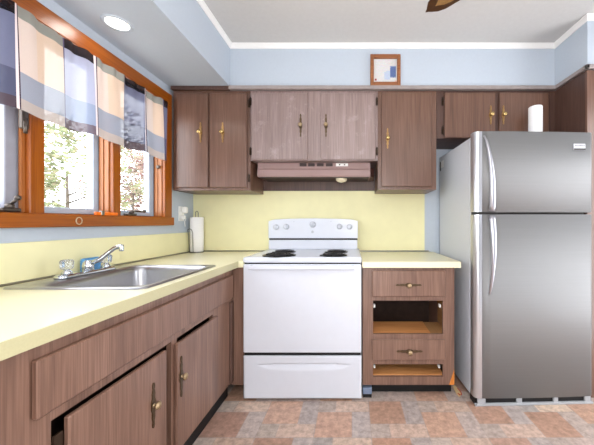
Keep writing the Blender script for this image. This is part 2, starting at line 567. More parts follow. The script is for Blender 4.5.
def casement(n, y0, y1, sw, m):
    o = None
    z0, z1 = 1.178, 2.003
    bm = new()
    xo, xi = -1.462, -1.424
    y1 -= 0.001; y0 += 0.001
    box(bm, xo, xi, y0, y0 + sw, z0, z1, bev=0.002)
    box(bm, xo, xi, y1 - sw, y1, z0, z1, bev=0.002)
    box(bm, xo, xi, y0 + sw, y1 - sw, z0, z0 + 0.03, bev=0.002)
    box(bm, xo, xi, y0 + sw, y1 - sw, z1 - 0.04, z1, bev=0.002)
    o = struct('window_%d' % n, bm, m)
    g = bobj('pane', M['glass'], o, -1.446, -1.441, y0 + sw - 0.004, y1 - sw + 0.004, z0 + 0.026, z1 - 0.036)
    return o
W1 = casement(1, 0.80, 1.189, 0.055, M['sash'])
W2 = casement(2, 1.247, 1.602, 0.035, M['sash'])
W3 = casement(3, 1.656, 2.045, 0.048, M['sash'])
# screen frame on the near casement, crank handles, lock
bm = new()
box(bm, -1.424, -1.389, 1.138, 1.188, 1.18, 2.0, bev=0.003)
box(bm, -1.424, -1.408, 0.806, 1.135, 1.18, 1.20, bev=0.003)
obj('screen_frame', bm, M['sash_dark'], W1)
def crank(win, y, ln, up, sx=0.0):
    bm = new()
    box(bm, -1.422, -1.385, y - 0.035, y + 0.035, 1.1775, 1.192, bev=0.004)
    lathe(bm, [(0.014, 0), (0.014, 0.014), (0.008, 0.02)], (-1.396, y, 1.190), 14)
    tube(bm, [(-1.396, y, 1.203), (-1.385, y + ln * 0.3, 1.208 + up * 0.3), (-1.38, y + ln * 0.7, 1.206 + up * 0.8), (-1.378, y + ln, 1.203 + up)], [0.007, 0.007, 0.006, 0.005], 8)
    lathe(bm, [(0.004, 0), (0.011, 0.006), (0.011, 0.016), (0.004, 0.022)], (-1.378, y + ln, 1.197 + up), 12)
    for v in bm.verts: v.co.x += sx
    obj('crank_handle', bm, M['steel_dark'], win)
crank(W1, 1.132, 0.012, 0.025, 0.034)
crank(W3, 1.80, 0.085, 0.0)
bm = new()
box(bm, -1.3655, -1.347, 1.163, 1.1885, 1.52, 1.60, bev=0.003)
tube(bm, [(-1.35, 1.175, 1.56), (-1.343, 1.170, 1.545), (-1.34, 1.168, 1.50)], 0.006, 8)
obj('sash_lock', bm, M['steel_dark'], W1)
bm = new()
box(bm, -1.395, -1.372, 1.645, 1.655, 1.46, 1.50, bev=0.002); box(bm, -1.395, -1.375, 2.02, 2.043, 1.52, 1.54, bev=0.002)
obj('sash_lock', bm, M['steel_dark'], W3)

# ------------------------------------------------------------------ outside
bm = new(); box(bm, -14, XL - 0.13, -6, 14, -0.6, -0.5); struct('floor_outside', bm, M['outside'])
def tree(x, y, h, r, tones, n, label, sd):
    rnd = random.Random(sd)
    t = thing('garden_tree', label, 'tree', (x, y, -0.5), group='garden trees beyond the windows')
    bm = new()
    tube(bm, [(x, y, -0.5), (x + 0.03, y, 0.4), (x - 0.05, y + 0.04, h * 0.6)], [0.07, 0.055, 0.02], 8)
    for k in range(9):
        a = rnd.uniform(0, 2 * PI); z = rnd.uniform(0.1, h * 0.5)
        tube(bm, [(x, y, z), (x + math.cos(a) * r * 0.5, y + math.sin(a) * r * 0.5, z + 0.35), (x + math.cos(a) * r * 0.9, y + math.sin(a) * r * 0.9, z + 0.55)], [0.025, 0.015, 0.006], 6)
    obj('trunk', bm, M['bark'], t)
    bm = new(); cols = []
    clumps = [(rnd.gauss(0, r * 0.5), rnd.gauss(0, r * 0.5), rnd.uniform(0.2, h)) for _ in range(44)]
    for k in range(n):
        cx, cy, cz = rnd.choice(clumps)
        p = Vector((x + cx + rnd.gauss(0, 0.17), y + cy + rnd.gauss(0, 0.17), cz + rnd.gauss(0, 0.13)))
        d = Vector((rnd.gauss(0, 1), rnd.gauss(0, 1), rnd.gauss(0, 0.6))).normalized()
        a, b = frame_of(d)
        s = rnd.uniform(0.035, 0.075)
        vs = [bm.verts.new(p + q) for q in (a * s, b * s * 0.45, -a * s, -b * s * 0.45)]
        bm.faces.new(vs); cols.append(rnd.choice(tones))
    o = obj('foliage', bm, M['leaf'], t)
    paint(o, cols)
G1 = [(122, 124, 90), (112, 115, 83), (133, 124, 100), (97, 105, 76)]
G2 = [(133, 107, 97), (122, 90, 88), (107, 103, 88), (136, 120, 107)]
G3 = [(103, 107, 88), (119, 119, 100), (90, 97, 80)]
tree(-6.1, 6.1, 3.6, 1.25, G1, 6000, 'pale green garden tree seen through the middle window', 1)
tree(-7.6, 9.9, 3.9, 1.3, G2, 6000, 'pinkish garden tree seen through the window next to the cabinets', 2)
tree(-5.2, 2.2, 2.8, 0.8, G3, 900, 'pale garden tree seen through the window nearest the camera', 3)

# ------------------------------------------------------------------ hardware shared by the cabinets
def pull_bm_upright(x, y, z, L=0.16, face='y', s=1.0):
    """plate + knob on a door facing the camera ('y') or the room from the left ('x')"""
    pb = new()
    prof = [(-0.5, 0.003), (-0.44, 0.006), (-0.36, 0.004), (-0.27, 0.008), (-0.16, 0.0065), (-0.08, 0.012), (0.08, 0.012), (0.16, 0.0065), (0.27, 0.008), (0.36, 0.004), (0.44, 0.006), (0.5, 0.003)]
    outline = [(w_, t * L) for t, w_ in prof] + [(-w_, t * L) for t, w_ in reversed(prof)]
    if face == 'y':
        prism(pb, [(x + a, z + b) for a, b in outline], y - 0.004, y, 'y')
    elif face == 'x':
        prism(pb, [(y + a, z + b) for a, b in outline], x, x + 0.004, 'x')
    elif face == 'h':
        prism(pb, [(x + b, z + a) for a, b in outline], y - 0.004, y, 'y')
    kb = new()
    kp = [(0.0095, 0.004), (0.005, 0.007), (0.005, 0.014), (0.013, 0.020), (0.0155, 0.027), (0.012, 0.033), (0.004, 0.0355)]
    if face == 'x': kp = [(r_, h_ * 0.78) for r_, h_ in kp]
    lathe(kb, kp, (x, y, z), 16, 'x' if face == 'x' else 'y')
    return pb, kb
def pull(door, x, y, z, L=0.16, face='y', plate='bronze', knob='brass'):
    pb, kb = pull_bm_upright(x, y, z, L, face)
    obj('handle_plate', pb, M[plate], door, label=None)
    obj('knob', kb, M[knob], door)

def hinge(parent, x, y, z):
    bm = new()
    tube(bm, [(x, y, z - 0.030), (x, y, z + 0.030)], 0.0045, 8)
    box(bm, x - 0.008, x + 0.008, y + 0.002, y + 0.006, z - 0.026, z + 0.026)
    obj('hinge', bm, M['hinge'], parent)

# ------------------------------------------------------------------ upper cabinets
DY = 2.119   # door front plane
def upper(name, label, x0, x1, z0, z1, doors, m_body='wood', m_door='wood', y0=CABY, plate='dull_brass', knob='brass'):
    t = thing(name, label, 'cabinet', ((x0 + x1) / 2, y0, z0))
    bobj('cabinet_body', M[m_body], t, x0, x1, y0, YB - 0.002, z0, z1)
    for (a, b, c, d, hx, hz, hl, hinges) in doors:
        dr = bobj('door', M[m_door], t, a, b, DY, y0 - 0.0006, c, d, bev=0.0035)
        pull(dr, hx, DY, hz, hl, 'y', plate, knob)
        for (qx, qz) in hinges:
            hinge(t, qx, DY + 0.006, qz)
    return t
k = 1 / 134.5    # metres per pixel on the door plane
def dx(x): return (x - 352.5) * k
def dz(y): return 1.134 - (y - 222.5) * k

upper('wall_cabinet', 'brown two door wall cabinet in the corner beside the window', -1.343, -0.7655, CABZ0, CABZ1,
      [(dx(176), dx(207.6), dz(187.5), dz(93), dx(200.5), dz(132.5), 0.15, []),
       (dx(209.6), dx(246.5), dz(187.5), dz(93), dx(222.7), dz(132.5), 0.15, [(dx(248.6), dz(103)), (dx(248.6), dz(178))])])
upper('hood_cabinet', 'short two door wall cabinet above the range hood with scuffed doors', -0.764, 0.1885, 1.598, CABZ1,
      [(dx(251.5), dx(307.5), dz(159.5), dz(93), dx(300.6), dz(125.5), 0.17, [(dx(250), dz(101)), (dx(250), dz(151))]),
       (dx(320.5), dx(375.5), dz(159.5), dz(93), dx(326), dz(125.5), 0.17, [(dx(377), dz(101)), (dx(377), dz(151))])], 'wood_glare_and_wear', 'wood_glare_and_wear', plate='bronze', knob='pewter')
upper('wall_cabinet', 'tall single door wall cabinet between the range hood and the refrigerator', 0.190, 0.628, CABZ0 + 0.006, CABZ1,
      [(dx(381.5), dx(432), dz(186.5), dz(92.5), dx(387.6), dz(138.5), 0.15, [])])
upper('wall_cabinet', 'short two door wall cabinet directly above the refrigerator', 0.630, PANX - 0.002, 1.764, CABZ1,
      [(dx(444.8), dx(495.5), dz(137.5), dz(92.5), dx(490.7), dz(115), 0.14, [(dx(443), dz(101)), (dx(443), dz(130))]),
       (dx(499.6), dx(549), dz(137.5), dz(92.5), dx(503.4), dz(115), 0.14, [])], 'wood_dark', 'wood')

# pantry at the right edge
t = thing('pantry_cabinet', 'tall dark brown pantry cabinet right of the refrigerator', 'cabinet', (1.82, 2.14, 0))
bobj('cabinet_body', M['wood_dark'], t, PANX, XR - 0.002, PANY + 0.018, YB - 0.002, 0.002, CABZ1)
bm = new()
box(bm, PANX - 0.002, PANX + 0.055, PANY, PANY + 0.0175, 0.002, CABZ1, bev=0.002)
box(bm, PANX + 0.055, XR - 0.002, PANY, PANY + 0.0175, 2.06, CABZ1)
box(bm, PANX + 0.055, XR - 0.002, PANY, PANY + 0.0175, 0.002, 0.10)
obj('face_frame', bm, M['wood'], t)
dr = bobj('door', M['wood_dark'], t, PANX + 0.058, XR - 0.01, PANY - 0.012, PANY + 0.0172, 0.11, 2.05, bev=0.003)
pull(dr, PANX + 0.10, PANY - 0.012, 1.1)

# ------------------------------------------------------------------ backsplashes
t = tag(bobj('backsplash', M['splash'], None, XL + 0.001, 0.620, YB - 0.007, YB - 0.001, 0.886, 1.415), 'yellow laminate backsplash behind the white stove', 'backsplash')
bm = new()
box(bm, XL + 0.001, XL + 0.010, -0.4, YB - 0.008, 0.886, 1.052, bev=0.002)
tag(obj('backsplash', bm, M['splash']), 'low yellow backsplash strip along the wall under the window', 'backsplash')
bm = new()
box(bm, XL + 0.011, XL + 0.017, -0.4, YB - 0.016, 0.8855, 0.895, bev=0.002)
box(bm, XL + 0.011, 0.655, YB - 0.0145, YB - 0.0075, 0.8855, 0.895, bev=0.002)
struct('trim_8', bm, M['metal_trim'])

# ------------------------------------------------------------------ countertops
CZ0, CZ1 = 0.845, 0.885
SX0, SX1, SY0, SY1 = -1.262, -0.795, 1.075, 1.618       # sink cut-out
def left_counter():
    bm = new()
    x0, x1 = XL + 0.001, -0.735
    xs = [x0, SX0, SX1, x1]; ys = [-0.4, SY0, SY1, YB - 0.009]
    for i in range(3):
        for j in range(3):
            if i == 1 and j == 1: continue
            box(bm, xs[i], xs[i + 1], ys[j], ys[j + 1], CZ0, CZ1)
    bmesh.ops.remove_doubles(bm, verts=bm.verts[:], dist=1e-5)
    # interior faces between blocks
    seen = {}
    for f in bm.faces[:]:
        key = frozenset(v.index for v in f.verts)
    bm.verts.index_update()
    dup = {}
    for f in bm.faces[:]:
        key = frozenset(v.index for v in f.verts)
        dup.setdefault(key, []).append(f)
    bmesh.ops.delete(bm, geom=[f for fs in dup.values() if len(fs) > 1 for f in fs], context='FACES')
    box(bm, x1 - 0.001, -0.698, 1.832, YB - 0.009, CZ0, CZ1)
    return bm
t = thing('countertop', 'long yellow laminate countertop under the window holding the sink', 'countertop', (-1.05, 1.0, CZ0))
obj('worktop', left_counter(), M['lam'], t)
bm = new(); box(bm, -0.7348, -0.7315, -0.4, 1.8305, CZ0 + 0.001, CZ1 - 0.001)
obj('front_edge', bm, M['lam_edge'], t)
bm = new(); box(bm, -0.7315, -0.699, 1.829, 1.8317, CZ0 + 0.001, CZ1 - 0.001)
obj('end_edge', bm, M['lam'], t)
t = thing('countertop', 'short yellow laminate countertop between stove and refrigerator', 'countertop', (0.38, 2.1, CZ0))
bobj('worktop', M['lam'], t, 0.0635, 0.693, 1.8235, YB - 0.009, CZ0, CZ1 - 0.002)
bobj('front_edge', M['lam'], t, 0.0635, 0.693, 1.820, 1.8233, CZ0, CZ1 - 0.002)

# ------------------------------------------------------------------ left base cabinet
XD = -0.760          # front of doors
XFr = -0.778         # face frame
def left_base():
    t = thing('base_cabinet', 'long brown base cabinet under the sink counter', 'cabinet', (-1.05, 1.0, 0))
    y0, y1 = -0.38, 1.832
    bm = new()
    fx0, fx1 = XFr - 0.02, XFr
    box(bm, fx0, fx1, y0, 2.44, 0.622, 0.843)                   # top rail
    box(bm, fx0, fx1, y0, 0.735, 0.112, 0.622)                    # near stile / blank panel
    box(bm, fx0, fx1, 1.222, 1.262, 0.112, 0.622)               # middle stile
    box(bm, fx0, fx1, 1.585, 1.835, 0.112, 0.622)               # far stile
    box(bm, fx0, fx1, 0.735, 1.222, 0.112, 0.155)
    box(bm, fx0, fx1, 1.262, 1.585, 0.112, 0.155)
    obj('face_frame', bm, M['wood_base_lit'], t)
    bm = new()
    box(bm, XL + 0.02, fx0 - 0.001, y0, y0 + 0.018, 0.112, 0.843)
    box(bm, XL + 0.02, fx0 - 0.001, 2.42, 2.438, 0.112, 0.843)
    box(bm, XL + 0.02, fx0 - 0.001, y0 + 0.018, 2.42, 0.112, 0.127)
    box(bm, XL + 0.004, XL + 0.0195, y0, 2.438, 0.112, 0.843)
    obj('cabinet_body', bm, M['inside'], t)
    bobj('toe_kick', M['toe'], t, -0.83, -0.815, y0, 1.86, 0.002, 0.111)
    bobj('false_drawer_front', M['wood_base_lit'], t, XFr + 0.0005, XD, 0.688, 1.82, 0.655, 0.800, bev=0.004)
    d1 = bobj('door', M['wood_base_lit'], t, XFr + 0.0005, XD, 0.765, 1.168, 0.138, 0.612, bev=0.0035)
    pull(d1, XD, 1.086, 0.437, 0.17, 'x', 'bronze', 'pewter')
    d2 = bobj('door', M['wood_base_lit'], t, XFr + 0.0005, XD, 1.238, 1.612, 0.138, 0.606, bev=0.0035)
    pull(d2, XD, 1.263, 0.452, 0.18, 'x', 'bronze', 'pewter')
    bm = new()
    box(bm, -0.7775, -0.7005, 1.838, 1.856, 0.085, 0.843, bev=0.003)
    obj('corner_filler', bm, M['wood_base_lit'], t)
    bm = new()
    box(bm, -0.7775, -0.764, 1.795, 1.8375, 0.112, 0.63, bev=0.003)
    obj('corner_post', bm, M['wood_dark'], t)
    bobj('hinge', M['hinge'], t, XFr + 0.0005, XFr + 0.006, 0.737, 0.760, 0.52, 0.58)
left_base()

# ------------------------------------------------------------------ right base cabinet (two drawers, two empty openings)
def right_base():
    x0, x1, yf = 0.066, 0.661, 1.850
    z0, z1 = 0.080, 0.843
    t = thing('base_cabinet', 'small brown base cabinet with two missing drawers beside the stove', 'cabinet', ((x0 + x1) / 2, 2.1, 0))
    s = 285 / yf
    def cx(x): return (x - 352.5) / s
    def cz(y): return 1.134 - (y - 222.5) / s
    op = [(cx(373), cx(443), cz(334.2), cz(300.6)), (cx(373.2), cx(442.2), cz(376.8), cz(364.2))]
    bm = new()
    yb = yf + 0.02
    box(bm, x0, op[0][0], yf, yb, z0, z1)
    box(bm, op[0][1], x1, yf, yb, z0, z1)
    box(bm, op[0][0], op[0][1], yf, yb, op[0][3], z1)
    box(bm, op[0][0], op[0][1], yf, yb, op[1][3], op[0][2])
    box(bm, op[0][0], op[0][1], yf, yb, z0, op[1][2])
    obj('face_frame', bm, M['wood_base_lit'], t)
    bobj('side_panel', M['wood_base_lit'], t, x0, x0 + 0.016, yb, 2.43, z0, z1)
    bobj('side_panel', M['wood_base_lit'], t, x1 - 0.016, x1, yb, 2.43, z0, z1)
    bm = new()
    box(bm, x0 + 0.016, x1 - 0.016, 2.41, 2.43, z0, z1)
    box(bm, x0 + 0.017, x1 - 0.017, yb, 2.409, z0, z0 + 0.012)
    obj('cabinet_body', bm, M['inside'], t)
    bm = new()
    box(bm, op[0][0] - 0.01, op[0][1] - 0.075, yb + 0.001, 2.085, op[0][2] - 0.016, op[0][2] + 0.001)
    obj('drawer_shelf', bm, M['raw_wood'], t)
    bm = new()
    box(bm, op[0][0] - 0.01, op[0][1] + 0.01, yb + 0.001, 2.04, op[1][2] - 0.012, op[1][2] + 0.004)
    obj('drawer_shelf', bm, M['raw_wood'], t)
    bm = new()
    prism(bm, [(yb + 0.001, op[0][2] - 0.016), (2.10, op[0][2] + 0.005), (2.10, op[0][3] - 0.03), (yb + 0.001, op[0][3] + 0.02)], x1 - 0.035, x1 - 0.0165, 'x')
    box(bm, op[0][1] - 0.073, x1 - 0.036, yb + 0.001, 2.09, op[0][2] - 0.016, op[0][2] - 0.004)
    obj('drawer_runner_panel', bm, M['raw_wood_side'], t)
    for (ox, oz) in ((op[0][0] + 0.004, op[0][3] - 0.045), (op[0][1] - 0.018, op[0][3] - 0.045), (op[1][0] + 0.004, op[1][3] - 0.03), (op[1][1] - 0.018, op[1][3] - 0.03)):
        bobj('runner_clip', M['plastic'], t, ox, ox + 0.012, yb + 0.001, yb + 0.03, oz - 0.008, oz + 0.012, bev=0.002)
    yd = yf - 0.018
    for (a, b, c, d, hx, hz) in ((372, 445.8, 296.8, 270.8, 408.6, 285), (372, 445.8, 360.2, 339.8, 409.5, 351.3)):
        f = bobj('drawer', M['wood_base_lit'], t, (a - 352.5) * yd / 285, (b - 352.5) * yd / 285, yd, yf - 0.0005, 1.134 - (c - 222.5) * yd / 285, 1.134 - (d - 222.5) * yd / 285, bev=0.0035)
        pull(f, (hx - 352.5) * yd / 285, yd, 1.134 - (hz - 222.5) * yd / 285, 0.165, 'h', 'bronze', 'pewter')
    bm = new()
    prism(bm, [(x1 - 0.034, z0 + 0.001), (x1 - 0.0005, z0 + 0.001), (x1 - 0.0005, z0 + 0.10)], yf - 0.0015, yf - 0.0002, 'y')
    obj('bare_corner_chip', bm, M['orange_wood'], t)
    bobj('toe_kick', M['toe'], t, x0, x1, yf + 0.06, yf + 0.075, 0.002, z0 - 0.001)
M['orange_wood'] = wood('bare_orange_wood', (190, 108, 36), (214, 130, 50), (226, 148, 70), 0.6)
right_base()

# ------------------------------------------------------------------ sink and faucet
def sink():
    t = thing('sink', 'stainless steel single bowl sink set in the yellow counter', 'sink', (-1.03, 1.345, CZ1))
    bm = new()
    oc = ((-1.316 - 0.772) / 2, (1.054 + 1.640) / 2, (1.316 - 0.772) / 2, (1.640 - 1.054) / 2)
    bc = ((-1.205 - 0.806) / 2, (1.092 + 1.602) / 2, (1.205 - 0.806) / 2, (1.602 - 1.092) / 2)
    loops = [rrect(*oc, 0.035, CZ1 + 0.0005), rrect(oc[0], oc[1], oc[2] - 0.003, oc[3] - 0.003, 0.033, CZ1 + 0.006),
             rrect(oc[0], oc[1], oc[2] - 0.010, oc[3] - 0.010, 0.03, CZ1 + 0.007),
             rrect(bc[0], bc[1], bc[2] + 0.006, bc[3] + 0.006, 0.06, CZ1 + 0.005),
             rrect(*bc, 0.055, CZ1 - 0.002), rrect(bc[0], bc[1], bc[2] - 0.006, bc[3] - 0.006, 0.052, CZ1 - 0.02),
             rrect(bc[0], bc[1], bc[2] - 0.014, bc[3] - 0.014, 0.05, CZ1 - 0.13), rrect(bc[0], bc[1], bc[2] - 0.03, bc[3] - 0.03, 0.045, CZ1 - 0.155),
             rrect(bc[0], bc[1], bc[2] - 0.08, bc[3] - 0.08, 0.04, CZ1 - 0.162), rrect(bc[0], bc[1], 0.045, 0.045, 0.0445, CZ1 - 0.165)]
    loft(bm, loops, cap1=True)
    obj('basin', bm, M['sink'], t)
    bm = new(); lathe(bm, [(0.044, 0), (0.044, 0.003), (0.034, 0.004), (0.03, 0.0)], (bc[0], bc[1], CZ1 - 0.1645), 20)
    obj('drain', bm, M['chrome'], t)
sink()

def faucet():
    x, z = -1.248, CZ1 + 0.0075
    t = thing('faucet', 'chrome two handle kitchen faucet with clear knobs on the sink deck', 'faucet', (x, 1.345, z))
    bm = new()
    loft(bm, [rrect(x, 1.345, 0.027, 0.145, 0.026, z), rrect(x, 1.345, 0.027, 0.145, 0.026, z + 0.010), rrect(x, 1.345, 0.021, 0.138, 0.020, z + 0.017)], cap0=True)
    obj('base_plate', bm, M['chrome'], t)
    for y in (1.245, 1.445):
        bm = new(); lathe(bm, [(0.020, 0.0165), (0.018, 0.026), (0.011, 0.032), (0.011, 0.04)], (x, y, z), 18)
        k = obj('handle_stem', bm, M['chrome'], t)
        bm = new()
        prof = [(0.010, 0.036), (0.018, 0.039), (0.021, 0.046), (0.022, 0.072), (0.018, 0.078), (0.006, 0.080)]
        seg = 32; rings = []
        for r, h in prof:
            rings.append([bm.verts.new((x + r * (1 + 0.07 * math.cos(8 * 2 * PI * q / seg)) * math.cos(2 * PI * q / seg), y + r * (1 + 0.07 * math.cos(8 * 2 * PI * q / seg)) * math.sin(2 * PI * q / seg), z + h)) for q in range(seg)])
        for A, B in zip(rings, rings[1:]):
            for q in range(seg):
                f = bm.faces.new((A[q], A[(q + 1) % seg], B[(q + 1) % seg], B[q])); f.smooth = True
        bm.faces.new(rings[0][::-1]); bm.faces.new(rings[-1])
        obj('knob', bm, M['acrylic'], t, label='clear fluted acrylic knob')
    bm = new(); lathe(bm, [(0.022, 0.0165), (0.022, 0.04), (0.018, 0.055), (0.012, 0.062)], (x, 1.345, z), 20)
    obj('spout_hub', bm, M['chrome'], t)
    # spout: from the hub up and over the bowl towards the far end
    p0 = Vector((x, 1.345, z + 0.045)); 
    def at(px, py, X):
        Y = 285 * (X) / (px - 352.5)
        return Vector((X, Y, 1.134 - (py - 222.5) * Y / 285))
    p1 = at(100, 259.5, -1.205); p2 = at(110, 251.5, -1.175); p3 = at(114, 248.5, -1.160); p4 = at(119, 246.5, -1.14); p5 = at(121.5, 246.5, -1.128)
    bm = new(); tube(bm, [p0, p0.lerp(p1, 0.3), p1, p2, p3, p4, p5], [0.012, 0.0115, 0.0105, 0.0095, 0.0095, 0.0105, 0.0105], 14)
    obj('spout', bm, M['chrome'], t)
    bm = new(); lathe(bm, [(0.009, -0.022), (0.010, -0.019), (0.0105, 0.0), (0.008, 0.009)], (p5.x, p5.y, p5.z), 16)
    obj('aerator', bm, M['chrome'], t)
faucet()
bm = new()
box(bm, -1.350, -1.322, 1.405, 1.505, CZ1 + 0.001, CZ1 + 0.070, bev=0.012, seg=3)
tag(obj('sponge', bm, M['sponge']), 'blue sponge standing behind the faucet against the backsplash', 'sponge')

# ------------------------------------------------------------------ stove
def stove():
    x0, x1, yf = -0.6965, 0.058, 1.815
    t = thing('stove', 'white electric coil stove between the two yellow counters', 'stove', ((x0 + x1) / 2, 2.1, 0))
    bobj('stove_body', M['enamel'], t, x0 + 0.003, x1 - 0.003, yf + 0.03, 2.43, 0.03, 0.874)
    bm = new(); box(bm, x0 + 0.006, x1 - 0.006, yf + 0.012, yf + 0.0298, 0.02, 0.874)
    obj('front_gap', bm, M['black'], t, label='black recess behind door and drawer')
    bm = new(); box(bm, x0, x1, yf - 0.006, 2.43, 0.8765, 0.913, bev=0.010, seg=3)
    obj('cooktop', bm, M['enamel'], t)
    door = bobj('oven_door', M['enamel'], t, x0 + 0.002, x1 - 0.002, yf - 0.008, yf + 0.011, 0.306, 0.869, bev=0.006)
    bm = new()
    yh = yf - 0.055
    xa, xb = (247.5 - 352.5) * yh / 285, (354.8 - 352.5) * yh / 285
    zc = 1.134 - (267.7 - 222.5) * yh / 285
    box(bm, xa, xb, yh, yh + 0.014, zc - 0.013, zc + 0.011, bev=0.005, seg=2)
    for a in (xa + 0.012, xb - 0.012):
        box(bm, a - 0.010, a + 0.010, yh + 0.012, yf - 0.0078, zc - 0.011, zc + 0.009, bev=0.003)
    obj('handle', bm, M['enamel'], door)
    # storage drawer with a scooped pull
    bm = new()
    zt, zb = 0.286, 0.016
    yd0, yd1 = yf - 0.008, yf + 0.011
    xa_, xb_ = x0 + 0.004, x1 - 0.001
    box(bm, xa_ + 0.002, xb_ - 0.002, yd0 + 0.0145, yd1, zb + 0.002, zt - 0.002)
    nx, nz = 90, 54
    cxm, hw = (xa_ + xb_) / 2 + 0.01, 0.295
    def depth(x, z):
        u = (x - cxm) / hw
        if abs(u) >= 1: return 0.0
        top = 0.232 + 0.008 * (1 - u * u); bot = 0.226 - 0.034 * (1 - u ** 4)
        if z >= top or z <= bot: return 0.0
        v = (z - bot) / (top - bot)
        return 0.0135 * min(1.0, v ** 1.2 * 1.15) * min(1, (1 - abs(u)) * 5)
    G = []
    for j in range(nz + 1):
        row = []
        for i in range(nx + 1):
            x = xa_ + (xb_ - xa_) * i / nx; z = zb + (zt - zb) * j / nz
            e_ = min(x - xa_, xb_ - x, z - zb, zt - z)
            row.append(bm.verts.new((x, yd0 + depth(x, z) + max(0.0, 0.004 - e_ * 1.0), z)))
        G.append(row)
    for j in range(nz):
        for i in range(nx):
            f = bm.faces.new((G[j][i], G[j][i + 1], G[j + 1][i + 1], G[j + 1][i])); f.smooth = True
    rim = [G[0][i] for i in range(nx + 1)] + [G[j][nx] for j in range(1, nz + 1)] + [G[nz][i] for i in range(nx - 1, -1, -1)] + [G[j][0] for j in range(nz - 1, 0, -1)]
    back = [bm.verts.new((v.co.x, yd0 + 0.0145, v.co.z)) for v in rim]
    for q in range(len(rim)):
        bm.faces.new((rim[q], rim[(q + 1) % len(rim)], back[(q + 1) % len(rim)], back[q]))
    dw = obj('drawer', bm, M['enamel'], t)
    # backguard
    gx0, gx1, gy = -0.695, 0.043, 2.352
    bm = new()
    pts = [(gx0, 1.004), (gx1, 1.004)]
    n = 16
    for i in range(n + 1):
        u = 1 - 2 * i / n
        xx = (gx0 + gx1) / 2 + u * (gx1 - gx0) / 2
        zz = 1.168 - 0.012 * u * u
        if i in (0, n): zz -= 0.012
        pts.append((xx - (0.0 if 0 < i < n else 0.0), zz))
    prism(bm, pts, gy, 2.432, 'y')
    bmesh.ops.bevel(bm, geom=[e for e in bm.edges if all(abs(v.co.y - gy) < 1e-5 for v in e.verts)], offset=0.006, segments=2, affect='EDGES')
    cp = obj('control_panel', bm, M['enamel'], t)
    bobj('backguard_gap', M['black'], t, gx0 + 0.004, gx1 - 0.002, gy + 0.014, 2.43, 0.990, 1.0035)
    bobj('backguard_base', M['enamel'], t, gx0 + 0.002, gx1 - 0.002, gy + 0.006, 2.43, 0.9135, 0.9895, bev=0.003)
    ks = 285 / gy
    for (px, py, r) in ((276.2, 227.2, 0.020), (286.4, 226.7, 0.020), (339.6, 226.6, 0.020), (349.6, 226.8, 0.020), (312.8, 224.6, 0.022)):
        c = ((px - 352.5) / ks, gy, 1.134 - (py - 222.5) / ks)
        bm = new(); lathe(bm, [(r * 1.25, 0.0003), (r * 1.25, 0.002)], c, 24, 'y'); kr = obj('dial_ring', bm, M['enamel_grey'], cp)
        bm = new(); lathe(bm, [(r, 0.002), (r * 0.96, 0.012), (r * 0.86, 0.018), (r * 0.5, 0.0195)], c, 24, 'y')
        box(bm, c[0] - 0.004, c[0] + 0.004, gy - 0.030, gy - 0.016, c[2] - r * 0.9, c[2] + r * 0.9, bev=0.002)
        obj('knob', bm, M['enamel'], cp)
    c = ((312.6 - 352.5) / ks, gy, 1.134 - (231.8 - 222.5) / ks)
    bm = new(); lathe(bm, [(0.011, 0.0003), (0.011, 0.002), (0.008, 0.003)], c, 20, 'y'); obj('badge', bm, M['enamel_grey'], cp, label='small round grey maker badge')
    for px in (294, 331):
        c = ((px - 352.5) / ks, gy, 1.134 - (221.5 - 222.5) / ks)
        bm = new(); lathe(bm, [(0.004, 0.0003), (0.004, 0.002)], c, 12, 'y'); obj('indicator_lamp', bm, M['enamel_grey'], cp)
    # burners
    for (bx, by, r) in ((-0.490, 1.915, 0.098), (-0.510, 2.130, 0.074), (-0.128, 1.915, 0.080), (-0.120, 2.130, 0.074)):
        bm = new(); lathe(bm, [(r + 0.012, 0.0), (r + 0.014, 0.003), (r + 0.002, 0.004), (r * 0.5, 0.0015), (0.01, 0.001)], (bx, by, 0.9132), 32)
        pn = obj('drip_pan', bm, M['pan'], t)
        bm = new(); pts = []
        turns = 4
        for i in range(turns * 26 + 1):
            a = 2 * PI * i / 26
            rr = 0.018 + (r - 0.022) * i / (turns * 26)
            pts.append((bx + rr * math.cos(a), by + rr * math.sin(a), 0.9225))
        tube(bm, pts, 0.0045, 8)
        for k in range(3):
            a = k * 2 * PI / 3 + 0.4
            tube(bm, [(bx + 0.01 * math.cos(a), by + 0.01 * math.sin(a), 0.9175), (bx + r * math.cos(a), by + r * math.sin(a), 0.9175)], 0.002, 6)
        obj('burner_coil', bm, M['coil'], t)
    for a in (x0 + 0.05, x1 - 0.05):
        for b in (yf + 0.07, 2.38):
            bm = new(); lathe(bm, [(0.018, 0.001), (0.018, 0.012), (0.01, 0.014), (0.01, 0.0305)], (a, b, 0), 12); obj('foot', bm, M['black'], t)
stove()

